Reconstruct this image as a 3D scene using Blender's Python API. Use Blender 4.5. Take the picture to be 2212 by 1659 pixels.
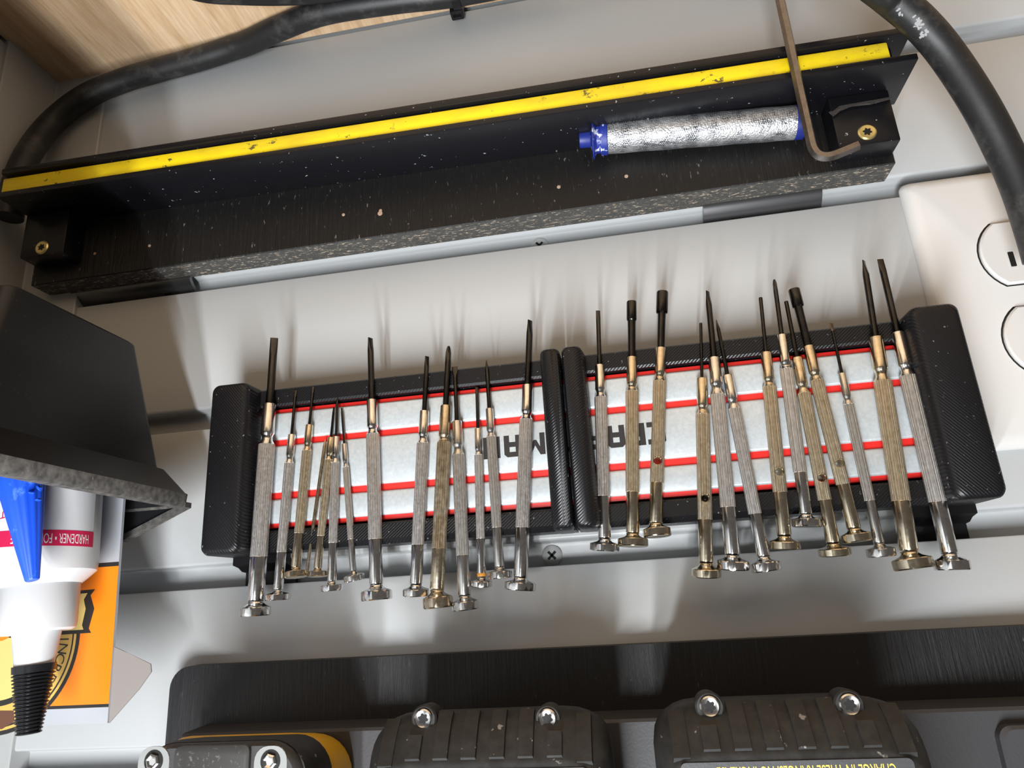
import bpy, bmesh, math, random
from mathutils import Vector, Matrix
random.seed(7)
for o in list(bpy.data.objects): bpy.data.objects.remove(o, do_unlink=True)
scene = bpy.context.scene
col = scene.collection
MM = 0.001
PI = math.pi

# ------------------------------------------------------------------ camera (photo was taken upside down)
W, H, F = 2212.0, 1659.0, 1487.0
CAM = Vector((0.0, -301.98, 12.29))
PITCH, YAW, ROLL = 0.3013, 0.1536, -0.0594
fwd = Vector((math.sin(YAW)*math.cos(PITCH), math.cos(YAW)*math.cos(PITCH), -math.sin(PITCH)))
rt0 = fwd.cross(Vector((0, 0, 1))).normalized(); up0 = rt0.cross(fwd)
RT = math.cos(ROLL)*rt0 + math.sin(ROLL)*up0
UP = -math.sin(ROLL)*rt0 + math.cos(ROLL)*up0
cd = bpy.data.cameras.new('camera'); cam = bpy.data.objects.new('camera', cd); col.objects.link(cam)
cd.sensor_fit = 'HORIZONTAL'; cd.sensor_width = 36.0; cd.lens = 36.0*F/W; cd.clip_start = 0.01; cd.clip_end = 20
m = Matrix.Identity(4)
for i in range(3):
    m[i][0] = -RT[i]; m[i][1] = -UP[i]; m[i][2] = -fwd[i]; m[i][3] = CAM[i]*MM
cam.matrix_world = m
scene.camera = cam

# ------------------------------------------------------------------ world, lights, exposure
wd = bpy.data.worlds.new('world'); scene.world = wd; wd.use_nodes = True
bg = wd.node_tree.nodes['Background']; bg.inputs[0].default_value = (1.0, 0.90, 0.82, 1); bg.inputs[1].default_value = 0.10
def area(name, x, y, z, sx, sy, power, colr, rot=(0, 0, 0)):
    l = bpy.data.lights.new(name, 'AREA'); l.shape = 'RECTANGLE'; l.size = sx; l.size_y = sy
    l.energy = power; l.color = colr
    o = bpy.data.objects.new(name, l); col.objects.link(o); o.location = (x, y, z); o.rotation_euler = rot
    return o
LIGHT_Z = 0.34
for lx in (0.040, 0.108):
    area('shop_light_tube', lx, -0.56, LIGHT_Z, 0.018, 0.62, 6.0, (0.955, 0.985, 1.0))
vs = scene.view_settings
vs.view_transform = 'Standard'; vs.look = 'None'; vs.gamma = 1.0; vs.exposure = 0.0; vs.use_curve_mapping = False

# ------------------------------------------------------------------ helpers
def at(u, v, d):
    """photo pixel -> point (mm) on the plane d millimetres in front of the wall"""
    x = (W-u) - W/2; y = (H-v) - H/2
    r = fwd + x/F*RT - y/F*UP
    t = (-d - CAM.y)/r.y
    return CAM + t*r
def at_z(u, v, z):
    x = (W-u) - W/2; y = (H-v) - H/2
    r = fwd + x/F*RT - y/F*UP
    return CAM + (z-CAM.z)/r.z*r
def V(x, d, z): return Vector((x, -d, z))

rloc = {}
def tag(o, label=None, cat=None, group=None, kind=None):
    if label: o['label'] = label
    if cat: o['category'] = cat
    if group: o['group'] = group
    if kind: o['kind'] = kind
    return o
def thing(name, label, cat, base, group=None):
    o = bpy.data.objects.new(name, None); col.objects.link(o)
    o.location = Vector(base)*MM; o.empty_display_size = 0.01
    rloc[o.name] = Vector(base)
    return tag(o, label, cat, group)

class B:
    def __init__(s): s.bm = bmesh.new(); s.mi = 0
    def face(s, vs, mi=None):
        try: f = s.bm.faces.new(vs)
        except ValueError: return None
        f.material_index = s.mi if mi is None else mi
        return f
    def box(s, x0, x1, d0, d1, z0, z1, r=0, seg=2, mi=None):
        xs = sorted((x0, x1)); ds = sorted((d0, d1)); zs = sorted((z0, z1))
        vs = [s.bm.verts.new((x, -d, z)) for x in xs for d in ds for z in zs]
        fs = [(0, 1, 3, 2), (4, 6, 7, 5), (0, 4, 5, 1), (2, 3, 7, 6), (0, 2, 6, 4), (1, 5, 7, 3)]
        F_ = [s.face([vs[i] for i in f], mi) for f in fs]
        if r > 0:
            es = list({e for f in F_ for e in f.edges})
            bmesh.ops.bevel(s.bm, geom=es, offset=r, segments=seg, affect='EDGES', profile=0.5)
        return s
    def prism(s, pts, x0, x1, f=None, mi=None, caps=True):
        """pts: list of (d,z) closed polygon, extruded along X (or mapped by f(t,d,z))"""
        if f is None: f = lambda t, d, z: Vector((t, -d, z))
        a = [s.bm.verts.new(f(x0, d, z)) for d, z in pts]; b = [s.bm.verts.new(f(x1, d, z)) for d, z in pts]
        n = len(pts)
        for i in range(n): s.face([a[i], a[(i+1) % n], b[(i+1) % n], b[i]], mi)
        if caps: s.face(a[::-1], mi); s.face(b, mi)
        return s
    def loft(s, rings, cap=True, closed=True, mi=None):
        R = [[s.bm.verts.new(p) for p in r] for r in rings]
        n = len(R[0])
        for a, b in zip(R, R[1:]):
            for i in range(n if closed else n-1):
                s.face([a[i], a[(i+1) % n], b[(i+1) % n], b[i]], mi)
        if cap: s.face(R[0][::-1], mi); s.face(R[-1], mi)
        return s
    def tube(s, pts, r, n=12, cap=True, phase=0.0):
        pts = [Vector(p) for p in pts]; rings = []; side = None
        for i, p in enumerate(pts):
            t = (pts[min(i+1, len(pts)-1)] - pts[max(i-1, 0)]).normalized()
            if side is None:
                side = t.orthogonal().normalized()
            side = (side - t*side.dot(t)).normalized(); o = t.cross(side)
            rr = r[i] if isinstance(r, (list, tuple)) else r
            rings.append([p + rr*(math.cos(phase+2*PI*k/n)*side + math.sin(phase+2*PI*k/n)*o) for k in range(n)])
        return s.loft(rings, cap)
    def lathe(s, p0, ax, prof, n=24, fn=None, cap=True, x=None):
        """prof: list of (t, r) along ax from p0; fn(theta, r, i) may change the radius"""
        ax = Vector(ax).normalized()
        x = ax.orthogonal().normalized() if x is None else (Vector(x) - ax*Vector(x).dot(ax)).normalized()
        y = ax.cross(x); rings = []
        for i, (t, r) in enumerate(prof):
            rings.append([Vector(p0) + ax*t + (fn(2*PI*k/n, r, i) if fn else r)*(math.cos(2*PI*k/n)*x + math.sin(2*PI*k/n)*y) for k in range(n)])
        return s.loft(rings, cap)
    def poly(s, pts, mi=None):
        s.face([s.bm.verts.new(p) for p in pts], mi); return s
    def slab(s, pts, n, th):
        """flat polygon (3-D points) given thickness th along n"""
        n = Vector(n).normalized()*th
        return s.loft([[Vector(p) for p in pts], [Vector(p)+n for p in pts]])
    def add_mesh(s, me, fn):
        vs = [s.bm.verts.new(fn(v.co)) for v in me.vertices]
        for p in me.polygons: s.face([vs[i] for i in p.vertices])
        return s
    def build(s, name, mats, parent=None, smooth=35, fix=True):
        if fix: bmesh.ops.recalc_face_normals(s.bm, faces=s.bm.faces)
        me = bpy.data.meshes.new(name)
        base = None
        if parent is not None: base = rloc[parent.name]
        else:
            cs = [v.co for v in s.bm.verts]
            base = Vector(((min(c.x for c in cs)+max(c.x for c in cs))/2, (min(c.y for c in cs)+max(c.y for c in cs))/2, min(c.z for c in cs)))
        for v in s.bm.verts: v.co = (v.co - base)*MM
        s.bm.to_mesh(me); s.bm.free()
        if smooth:
            me.shade_smooth(); me.set_sharp_from_angle(angle=math.radians(smooth))
        for mt in (mats if isinstance(mats, (list, tuple)) else [mats]): me.materials.append(mt)
        o = bpy.data.objects.new(name, me); col.objects.link(o)
        if parent is not None: o.parent = parent
        else: o.location = base*MM
        rloc[o.name] = base
        return o

def text_mesh(txt, size):
    cu = bpy.data.curves.new('lettering', 'FONT'); cu.body = txt; cu.size = size; cu.align_x = 'CENTER'; cu.align_y = 'CENTER'
    cu.resolution_u = 3
    o = bpy.data.objects.new('lettering', cu); col.objects.link(o)
    dg = bpy.context.evaluated_depsgraph_get(); dg.update()
    me = bpy.data.meshes.new_from_object(o.evaluated_get(dg))
    bpy.data.objects.remove(o, do_unlink=True)
    return me

# ------------------------------------------------------------------ materials
def mat(name, base, rough=0.5, metal=0.0, **k):
    mt = bpy.data.materials.new(name); mt.use_nodes = True
    nt = mt.node_tree; p = nt.nodes['Principled BSDF']
    p.inputs['Base Color'].default_value = (*base, 1); p.inputs['Roughness'].default_value = rough; p.inputs['Metallic'].default_value = metal
    for kk, vv in k.items(): p.inputs[kk.replace('_', ' ')].default_value = vv
    return mt
def nodes(mt):
    nt = mt.node_tree; return nt, nt.nodes, nt.links, nt.nodes['Principled BSDF']
def coord(mt, scale=(1, 1, 1), rot=(0, 0, 0), kind='Object'):
    nt, n, l, p = nodes(mt)
    tc = n.new('ShaderNodeTexCoord'); mp = n.new('ShaderNodeMapping')
    mp.inputs['Scale'].default_value = scale; mp.inputs['Rotation'].default_value = rot
    l.new(tc.outputs[kind], mp.inputs['Vector']); return mp.outputs['Vector']
def noise(mt, vec, scale, detail=3, rough=0.55):
    nt, n, l, p = nodes(mt); t = n.new('ShaderNodeTexNoise'); t.inputs['Scale'].default_value = scale
    t.inputs['Detail'].default_value = detail; t.inputs['Roughness'].default_value = rough
    l.new(vec, t.inputs['Vector']); return t.outputs['Fac']
def ramp(mt, fac, stops):
    nt, n, l, p = nodes(mt); r = n.new('ShaderNodeValToRGB'); l.new(fac, r.inputs['Fac'])
    e = r.color_ramp.elements
    while len(e) < len(stops): e.new(0.5)
    for i, (pos, c) in enumerate(stops):
        e[i].position = pos; e[i].color = (*c, 1) if len(c) == 3 else c
    return r.outputs['Color']
def mix(mt, fac, a, b):
    nt, n, l, p = nodes(mt); mx = n.new('ShaderNodeMix'); mx.data_type = 'RGBA'
    for sock, v in ((0, fac), (6, a), (7, b)):
        if isinstance(v, tuple): mx.inputs[sock].default_value = (*v, 1)
        elif isinstance(v, (int, float)): mx.inputs[sock].default_value = v
        else: l.new(v, mx.inputs[sock])
    return mx.outputs[2]
def setc(mt, c): nt, n, l, p = nodes(mt); l.new(c, p.inputs['Base Color'])
def setr(mt, c): nt, n, l, p = nodes(mt); l.new(c, p.inputs['Roughness'])
def bump(mt, h, strength=0.3, dist=0.0003):
    nt, n, l, p = nodes(mt); b = n.new('ShaderNodeBump'); b.inputs['Strength'].default_value = strength; b.inputs['Distance'].default_value = dist
    prev = p.inputs['Normal'].links
    if prev: l.new(prev[0].from_socket, b.inputs['Normal'])
    l.new(h, b.inputs['Height']); l.new(b.outputs['Normal'], p.inputs['Normal'])
def speckle(mt, base, dust, scale, lo, hi, vec=None):
    """grit with a shape of its own: sparse light grains of dust on a dark surface"""
    vec = vec or coord(mt)
    f = ramp(mt, noise(mt, vec, scale, 2, 0.6), [(lo, (0, 0, 0)), (hi, (1, 1, 1))])
    setc(mt, mix(mt, f, base, dust))

M = {}
# grey wall panel
M['wall'] = w = mat('grey_wall_panel', (0.50, 0.50, 0.485), 0.36)
v = coord(w, (1, 1, 1)); setc(w, mix(w, noise(w, v, 6, 4), (0.465, 0.478, 0.488), (0.505, 0.518, 0.528))); bump(w, noise(w, v, 900, 2), 0.12, 0.0002)
M['trim'] = mat('grey_corner_trim', (0.46, 0.465, 0.46), 0.4)
# bench wood
M['wood'] = w = mat('pale_plywood', (0.6, 0.42, 0.27), 0.5)
v = coord(w, (14, 1.6, 14)); n1 = noise(w, v, 9, 6, 0.65); v2 = coord(w, (60, 4, 60)); n2 = noise(w, v2, 12, 4, 0.6)
c1 = ramp(w, n1, [(0.3, (0.52, 0.33, 0.18)), (0.5, (0.70, 0.49, 0.30)), (0.7, (0.78, 0.58, 0.39))])
setc(w, mix(w, ramp(w, n2, [(0.35, (0.35, 0.35, 0.35)), (0.6, (0, 0, 0))]), c1, (0.40, 0.25, 0.14))); bump(w, n2, 0.3, 0.0003)
# black painted plywood (vertical grain)
def black_ply(name, dust, base, lo, lo2, spec):
    w = mat(name, (0.012, 0.012, 0.013), 0.45, Specular_IOR_Level=spec)
    v = coord(w, (26, 26, 1.6)); g = noise(w, v, 22, 5, 0.7); bump(w, g, 0.55, 0.0009)
    vv = coord(w, (90, 90, 14)); f = ramp(w, noise(w, vv, 9, 3, 0.7), [(lo, (0, 0, 0)), (0.80, (1, 1, 1))])
    s = ramp(w, noise(w, coord(w, (1, 1, 0.35)), 620, 2, 0.6), [(lo2, (0, 0, 0)), (lo2+0.06, (1, 1, 1))])
    setc(w, mix(w, s, mix(w, f, base, (0.05, 0.047, 0.046)), dust))
    return w
M['ply'] = black_ply('black_painted_plywood', (0.12, 0.11, 0.11), (0.011, 0.011, 0.0125), 0.64, 0.73, 0.5)
M['ply_brown'] = black_ply('black_brown_painted_board', (0.14, 0.12, 0.11), (0.008, 0.0075, 0.0075), 0.61, 0.695, 0.35)
M['raw'] = w = mat('raw_plywood_edge', (0.05, 0.05, 0.05), 0.8)
v = coord(w, (70, 190, 190)); f = ramp(w, noise(w, v, 5.5, 4, 0.7), [(0.555, (0, 0, 0)), (0.68, (1, 1, 1))])
g = noise(w, coord(w, (120, 260, 260)), 8, 3, 0.7)
setc(w, mix(w, f, mix(w, g, (0.012, 0.012, 0.012), (0.13, 0.125, 0.115)), (0.66, 0.53, 0.40))); bump(w, g, 0.8, 0.0012)
# 3-D printed plastic: fine diagonal layer lines
def printed(name, rot):
    w = mat(name, (0.007, 0.007, 0.008), 0.36, 0.0, Specular_IOR_Level=0.35)
    nt, n, l, p = nodes(w); wv = n.new('ShaderNodeTexWave'); wv.bands_direction = 'X'; wv.inputs['Scale'].default_value = 330
    wv.inputs['Distortion'].default_value = 0.0
    l.new(coord(w, (1, 1, 1), rot), wv.inputs['Vector']); bump(w, wv.outputs['Fac'], 0.30, 0.0003)
    speckle(w, (0.0065, 0.0065, 0.0078), (0.20, 0.20, 0.20), 620, 0.70, 0.745)
    return w
M['print'] = printed('black_printed_plastic', (0, math.radians(40), 0))
M['print2'] = printed('black_printed_plastic_other_way', (0, math.radians(-50), 0))
M['black'] = mat('black_plastic', (0.006, 0.006, 0.007), 0.42, 0.0, Specular_IOR_Level=0.35)
M['binblack'] = w = mat('black_bin_plastic', (0.008, 0.008, 0.009), 0.42, 0.0, Specular_IOR_Level=0.35); speckle(w, (0.008, 0.008, 0.009), (0.05, 0.045, 0.04), 900, 0.66, 0.80)
M['bindust'] = w = mat('dusty_bin_rim', (0.05, 0.05, 0.05), 0.75)
v = coord(w); s1 = ramp(w, noise(w, v, 350, 3), [(0.35, (0.04, 0.037, 0.034)), (0.7, (0.115, 0.107, 0.098))]); setc(w, mix(w, ramp(w, noise(w, v, 800, 2), [(0.68, (0, 0, 0)), (0.78, (1, 1, 1))]), s1, (0.32, 0.30, 0.27)))
M['steelblk'] = w = mat('black_painted_steel', (0.007, 0.007, 0.0085), 0.32, 0.0, Specular_IOR_Level=0.35); speckle(w, (0.0065, 0.0065, 0.0085), (0.32, 0.32, 0.32), 460, 0.705, 0.74)
M['gloss'] = mat('glossy_black_steel', (0.16, 0.16, 0.165), 0.3, 0.9)
M['yellow'] = w = mat('worn_yellow_plastic', (0.9, 0.68, 0.01), 0.4)
v = coord(w, (1.0, 1, 1.6)); ch = ramp(w, noise(w, v, 95, 6, 0.8), [(0.60, (0, 0, 0)), (0.64, (1, 1, 1))])
sm = ramp(w, noise(w, coord(w, (1, 1, 3)), 30, 4), [(0.42, (0.90, 0.69, 0.008)), (0.70, (0.66, 0.47, 0.02))]); setc(w, mix(w, ch, sm, (0.10, 0.085, 0.03)))
M['brass'] = mat('yellow_zinc', (0.72, 0.60, 0.25), 0.3, 0.85)
M['dark'] = mat('dark_recess', (0.004, 0.004, 0.004), 0.7)
M['hole'] = mat('raw_wood_hole', (0.42, 0.28, 0.20), 0.8)
M['glue'] = w = mat('grey_glue', (0.12, 0.11, 0.105), 0.5); bump(w, noise(w, coord(w), 700, 3), 0.8, 0.0006)
# screwdriver metals
def metal(name, a, b, rough, sc=220):
    w = mat(name, a, rough, 1.0); v = coord(w); setc(w, mix(w, ramp(w, noise(w, v, sc, 4, 0.65), [(0.40, (0, 0, 0)), (0.72, (1, 1, 1))]), a, b))
    rr = ramp(w, noise(w, v, sc*2.2, 3), [(0.3, (rough*0.9,)*3), (0.75, (min(1, rough*1.25),)*3)]); setr(w, rr); return w
M['chrome'] = metal('bright_chrome', (0.82, 0.81, 0.80), (0.68, 0.66, 0.63), 0.14, 500)
M['dull'] = metal('dull_chrome', (0.68, 0.67, 0.65), (0.60, 0.58, 0.55), 0.22, 700)
M['gold'] = metal('brassy_nickel', (0.74, 0.66, 0.51), (0.60, 0.50, 0.36), 0.18, 500)
M['rust'] = metal('tarnished_brassy_nickel', (0.70, 0.62, 0.48), (0.50, 0.39, 0.26), 0.24, 420)
for k_ in ('chrome', 'dull', 'gold', 'rust'):
    a_, b_ = {'chrome': ((0.84, 0.83, 0.82), (0.70, 0.68, 0.66)), 'dull': ((0.74, 0.73, 0.71), (0.64, 0.62, 0.59)), 'gold': ((0.78, 0.70, 0.55), (0.64, 0.54, 0.39)), 'rust': ((0.72, 0.64, 0.50), (0.44, 0.33, 0.20))}[k_]
    M['grip_'+k_] = metal('fluted_'+k_, a_, b_, 0.33, 500 if k_ != 'rust' else 260)
M['oxide'] = metal('black_oxide_steel', (0.065, 0.064, 0.064), (0.045, 0.043, 0.041), 0.22)
M['keysteel'] = metal('worn_grey_steel', (0.27, 0.25, 0.24), (0.19, 0.17, 0.16), 0.34, 300)
M['tiprust'] = metal('rusty_steel_tip', (0.28, 0.20, 0.15), (0.12, 0.08, 0.06), 0.45)
M['orangeband'] = mat('orange_residue', (0.55, 0.24, 0.03), 0.6)
M['zinc'] = w = mat('galvanised_steel', (0.66, 0.69, 0.70), 0.42, 0.35)
v = coord(w); setc(w, mix(w, noise(w, v, 700, 3, 0.7), (0.40, 0.44, 0.47), (0.66, 0.71, 0.74))); bump(w, noise(w, v, 1500, 2), 0.15, 0.0001)
M['red'] = mat('red_plastic', (0.74, 0.025, 0.02), 0.4)
M['ink'] = mat('black_ink', (0.022, 0.02, 0.02), 0.5)
M['white'] = mat('white_outlet_plastic', (0.68, 0.665, 0.65), 0.22)
M['cord'] = w = mat('black_rubber_cord', (0.014, 0.014, 0.015), 0.48)
v = coord(w, (1, 1, 1)); f = ramp(w, noise(w, v, 60, 5, 0.7), [(0.52, (0, 0, 0)), (0.85, (1, 1, 1))]); setc(w, mix(w, f, (0.012, 0.012, 0.013), (0.09, 0.085, 0.08))); bump(w, noise(w, v, 150, 3), 0.2, 0.0005)
M['scuff'] = w = mat('chalky_scuff', (0.34, 0.34, 0.35), 0.8)
M['mesh'] = w = mat('metal_filter_mesh', (0.75, 0.76, 0.78), 0.35, 0.75)
nt, n, l, p = nodes(w)
ch = n.new('ShaderNodeTexChecker'); ch.inputs['Scale'].default_value = 1500; l.new(coord(w, (1, 1, 1), (0.0, 0.78, 0)), ch.inputs['Vector'])
f = ramp(w, noise(w, coord(w, (1, 1, 1)), 130, 4, 0.7), [(0.40, (0, 0, 0)), (0.62, (1, 1, 1))])
setc(w, mix(w, f, mix(w, ch.outputs['Fac'], (0.10, 0.105, 0.115), (0.48, 0.49, 0.51)), (0.72, 0.72, 0.74))); bump(w, noise(w, coord(w), 1300, 2), 0.7, 0.0006)
M['bluecap'] = w = mat('chalky_blue_plastic', (0.015, 0.03, 0.27), 0.5); speckle(w, (0.014, 0.030, 0.26), (0.72, 0.75, 0.85), 330, 0.56, 0.66)
M['blue'] = mat('navy_plastic', (0.012, 0.024, 0.21), 0.45)
M['bluecone'] = w = mat('bright_blue_plastic', (0.01, 0.09, 0.75), 0.42)
f = ramp(w, noise(w, coord(w, (1, 1, 1)), 120, 5, 0.7), [(0.57, (0, 0, 0)), (0.70, (1, 1, 1))]); setc(w, mix(w, f, (0.01, 0.085, 0.72), (0.10, 0.25, 0.85)))
M['clear'] = mat('cloudy_white_plastic', (0.60, 0.60, 0.615), 0.32, 0.0, Subsurface_Weight=0.25, Subsurface_Scale=0.003)
M['label'] = mat('white_paper_label', (0.66, 0.66, 0.68), 0.4)
M['crimson'] = mat('crimson_print', (0.58, 0.012, 0.075), 0.4)
M['whiteink'] = mat('white_print', (0.88, 0.84, 0.85), 0.4)
M['orange'] = mat('orange_card_print', (0.90, 0.24, 0.012), 0.28)
M['silver'] = mat('silver_card_print', (0.55, 0.57, 0.62), 0.25, 0.3)
M['paleyellow'] = mat('pale_yellow_print', (0.74, 0.58, 0.20), 0.3)
M['goldink'] = mat('gold_print', (0.70, 0.45, 0.11), 0.3)
M['brownink'] = mat('brown_print', (0.14, 0.06, 0.035), 0.4)
M['cardgrey'] = w = mat('grey_inner_card', (0.26, 0.235, 0.225), 0.45)
M['ribblack'] = mat('black_nozzle_plastic', (0.010, 0.010, 0.012), 0.25)
M['rubber'] = w = mat('dusty_black_rubber', (0.02, 0.019, 0.018), 0.6)
v = coord(w); s1 = ramp(w, noise(w, v, 260, 4), [(0.35, (0.010, 0.010, 0.010)), (0.75, (0.026, 0.025, 0.024))]); setc(w, mix(w, ramp(w, noise(w, v, 340, 2), [(0.705, (0, 0, 0)), (0.75, (1, 1, 1))]), s1, (0.24, 0.22, 0.20))); bump(w, noise(w, v, 1000, 2), 0.25, 0.0002)
M['mount'] = w = mat('charcoal_plastic', (0.05, 0.05, 0.055), 0.5); bump(w, noise(w, coord(w), 1200, 2), 0.25, 0.0002)
M['greycap'] = w = mat('grey_plastic', (0.05, 0.05, 0.05), 0.5); speckle(w, (0.045, 0.0445, 0.044), (0.15, 0.145, 0.14), 620, 0.62, 0.74)
M['greylt'] = mat('light_grey_plastic', (0.27, 0.28, 0.28), 0.45)
M['toolyellow'] = mat('tool_yellow_plastic', (0.72, 0.40, 0.012), 0.4)
M['yellowink'] = w = mat('yellow_print', (0.80, 0.58, 0.10), 0.5)
M['bright'] = mat('bright_steel', (0.75, 0.74, 0.72), 0.2, 1.0)

# ================================================================== THE SETTING
PITCHZ = 76.2
def wall_profile(z0, z1, back=-25):
    pts = [(0, z0)]
    k = math.ceil((z0+20)/PITCHZ)
    while k*PITCHZ < z1-12:
        g = k*PITCHZ
        pts += [(0, g-11.9), (-0.25, g-11.1), (-0.8, g-10.6), (-1.6, g-10.4), (-6.5, g-10.4), (-8.2, g-9.9), (-9.0, g-8.2), (-9.0, g+7),
                (-4.0, g+7), (-4.0, g+0.4), (-1.0, g+0.05), (-0.4, g+0.15), (0, g+0.7)]
        k += 1
    pts += [(0, z1), (back, z1), (back, z0)]
    return pts
ZF, ZT, XC = -306.5, 330.0, 320.0
b = B(); b.prism(wall_profile(ZF-24, ZT), -520, 284.5)
tag(b.build('wall_back', M['wall'], smooth=40), 'grey slotted wall panel with horizontal grooves', kind='structure')
b = B(); b.prism(wall_profile(ZF-24, ZT), 36, 650, f=lambda t, d, z: Vector((XC-d, -t, z)))
tag(b.build('wall_right', M['wall'], smooth=40), 'grey slotted side wall meeting the back wall at a corner', kind='structure')
b = B(); b.loft([[V(283.5, 1.6, z), V(284.1, 2.2, z), V(317.0, 2.2, z), V(317.8, 3.0, z), V(317.8, 36, z), V(318.4, 36.6, z), V(XC, 36.6, z), V(XC+12, 36, z), V(XC+12, -20, z), V(283.5, -20, z)] for z in (ZF-24, ZT)])
tag(b.build('trim_1', M['trim'], smooth=20), 'plain grey corner trim covering the panel ends', kind='structure')
b = B(); b.box(-520, XC-0.1, 0.3, 650, ZF-24, ZF, 0.4)
tag(b.build('floor', M['wood'], smooth=20), 'pale plywood bench top at the foot of the wall', kind='structure')

# countersunk screws in the grooves
def cross_screw(u, v_, label):
    c = at(u, v_, -9.0)
    t = thing('wall_screw', label, 'screw', V(c.x, -9.0, c.z-4.3), 'painted screws in the wall grooves')
    b = B(); b.lathe(V(c.x, -9.6, c.z), (0, -1, 0), [(0, 4.5), (1.5, 4.4), (2.0, 3.8), (2.2, 2.0)], 28); b.build('screw_head', M['trim'], t)
    for a in (0.75, 0.75+PI/2):
        b = B(); dx, dz = math.cos(a), math.sin(a)
        b.slab([V(c.x+dx*i*2.3-dz*j*0.55, -7.45, c.z+dz*i*2.3+dx*j*0.55) for i, j in ((-1, -1), (1, -1), (1, 1), (-1, 1))], (0, -1, 0), 0.12)
        b.build('cross_slot', M['dark'], t, 0)
cross_screw(1193, 1200, 'grey cross-head screw in the groove under the two black holders')
cross_screw(1166, 533, 'half-hidden cross-head screw in the groove beside the black board')

# ================================================================== wall outlet
PX, PZ0, PZ1 = -176.5, -157.0, -33.0
t = thing('wall_outlet', 'white double wall outlet with glossy oversized cover plate', 'outlet', V(PX, 0, PZ0))
b = B()
def rrect(cx, cz, hx, hz, r, d, n=6):
    out = []
    for (sx, sz, a0) in ((1, 1, 0), (-1, 1, PI/2), (-1, -1, PI), (1, -1, 1.5*PI)):
        for k in range(n+1):
            a = a0 + PI/2*k/n; out.append(V(cx+sx*(hx-r)+r*math.cos(a), d, cz+sz*(hz-r)+r*math.sin(a)))
    return out
PCZ = (PZ0+PZ1)/2
b.loft([rrect(PX, PCZ, 39.7, 62.0, 3.0, 0.1), rrect(PX, PCZ, 39.7, 62.0, 3.0, 1.2), rrect(PX, PCZ, 38.9, 61.2, 3.4, 3.4), rrect(PX, PCZ, 37.0, 59.3, 4.0, 5.2), rrect(PX, PCZ, 34.0, 56.3, 4.5, 6.0)])
b.build('cover_plate', M['white'], t, 50)
for cz in (-115.3, -76.4):
    def face(hw, hh, d, r=17.4):
        pts = []
        zt = hh
        for s in (1, -1):
            for k in range(13):
                a = -math.asin(zt/r) + 2*math.asin(zt/r)*k/12
                pts.append(V(PX + s*(r*math.cos(a) + hw - r), d, cz + s*r*math.sin(a)))
        return pts
    b = B(); b.loft([face(18.1, 14.9, 5.9, 18.2), face(18.1, 14.9, 6.03, 18.2)]); b.build('socket_gap', M['dark'], t, 20)
    b = B(); b.loft([face(17.4, 14.3, 5.9), face(17.4, 14.3, 7.1), face(16.7, 13.6, 7.8, 16.7)]); so = b.build('socket_face', M['white'], t, 40)
    b = B(); b.lathe(V(PX, 7.75, cz-8.5), (0, -1, 0), [(0, 2.6), (0.12, 2.6)], 20); b.build('ground_hole', M['dark'], so, 0)
    for sx, hz in ((-6.4, 4.1), (6.4, 3.4)):
        b = B(); b.loft([rrect(PX+sx, cz+3.5, 2.0, hz+1.2, 0.3, 7.8, 2), rrect(PX+sx, cz+3.5, 1.9, hz+1.1, 0.3, 7.86, 2)]); b.build('slot_rim', M['white'], so, 20)
        b = B(); b.loft([rrect(PX+sx, cz+3.5, 1.1, hz, 0.3, 7.84, 2), rrect(PX+sx, cz+3.5, 1.1, hz, 0.3, 7.93, 2)]); b.build('slot', M['dark'], so, 20)

# ================================================================== power cord
CR = 6.6
pts = []
def at_x(u, v_, x):
    lo, hi = -5.0, 150.0
    for _ in range(50):
        md_ = (lo+hi)/2
        if at(u, v_, md_).x > x: lo = md_
        else: hi = md_
    return at(u, v_, lo)
def bz(u, v_, dz=CR): return at_z(u, v_, ZF+dz)
pts += [at(2252, 560, 26), at(2235, 500, 28), at(2205, 410, 31), at(2167, 322, 35), at(2113, 220, 41), at(2046, 118, 47), at(1990, 52, 53), at(1930, 0, 59), at(1855, -55, 66)]
pts += [bz(1690, -150), bz(1500, -160), bz(1300, -110), bz(1150, -50), bz(985, -14), bz(850, 2), bz(700, 26)]
q = bz(600, 62); pts += [Vector((q.x, min(q.y, -CR-2), ZF+CR))]
pts += [at(520, 97, 10), at(430, 127, 9), at(340, 152, 9), at(260, 176, 9.5), at(180, 212, 10.5), at(110, 268, 12), at_x(60, 335, 309), at_x(34, 400, 309), at_x(20, 470, 309)]
def catmull(P, n=8):
    out = []
    for i in range(len(P)-1):
        p0, p1, p2, p3 = P[max(i-1, 0)], P[i], P[i+1], P[min(i+2, len(P)-1)]
        for k in range(n):
            s = k/n
            out.append(0.5*((2*p1) + (p2-p0)*s + (2*p0-5*p1+4*p2-p3)*s*s + (3*p1-p0-3*p2+p3)*s**3))
    out.append(P[-1].copy()); return out
path = catmull([Vector(p) for p in pts], 7)
for p in path:
    p.z = max(p.z, ZF+CR+0.1); p.y = min(p.y, -CR-0.3)
t = thing('power_cord', 'thick black rubber power cord arching from outlet along the bench', 'cord', V(-60, 20, ZF))
b = B(); b.tube(path, CR, 20); b.build('cord_jacket', M['cord'], t, 60)
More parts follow.
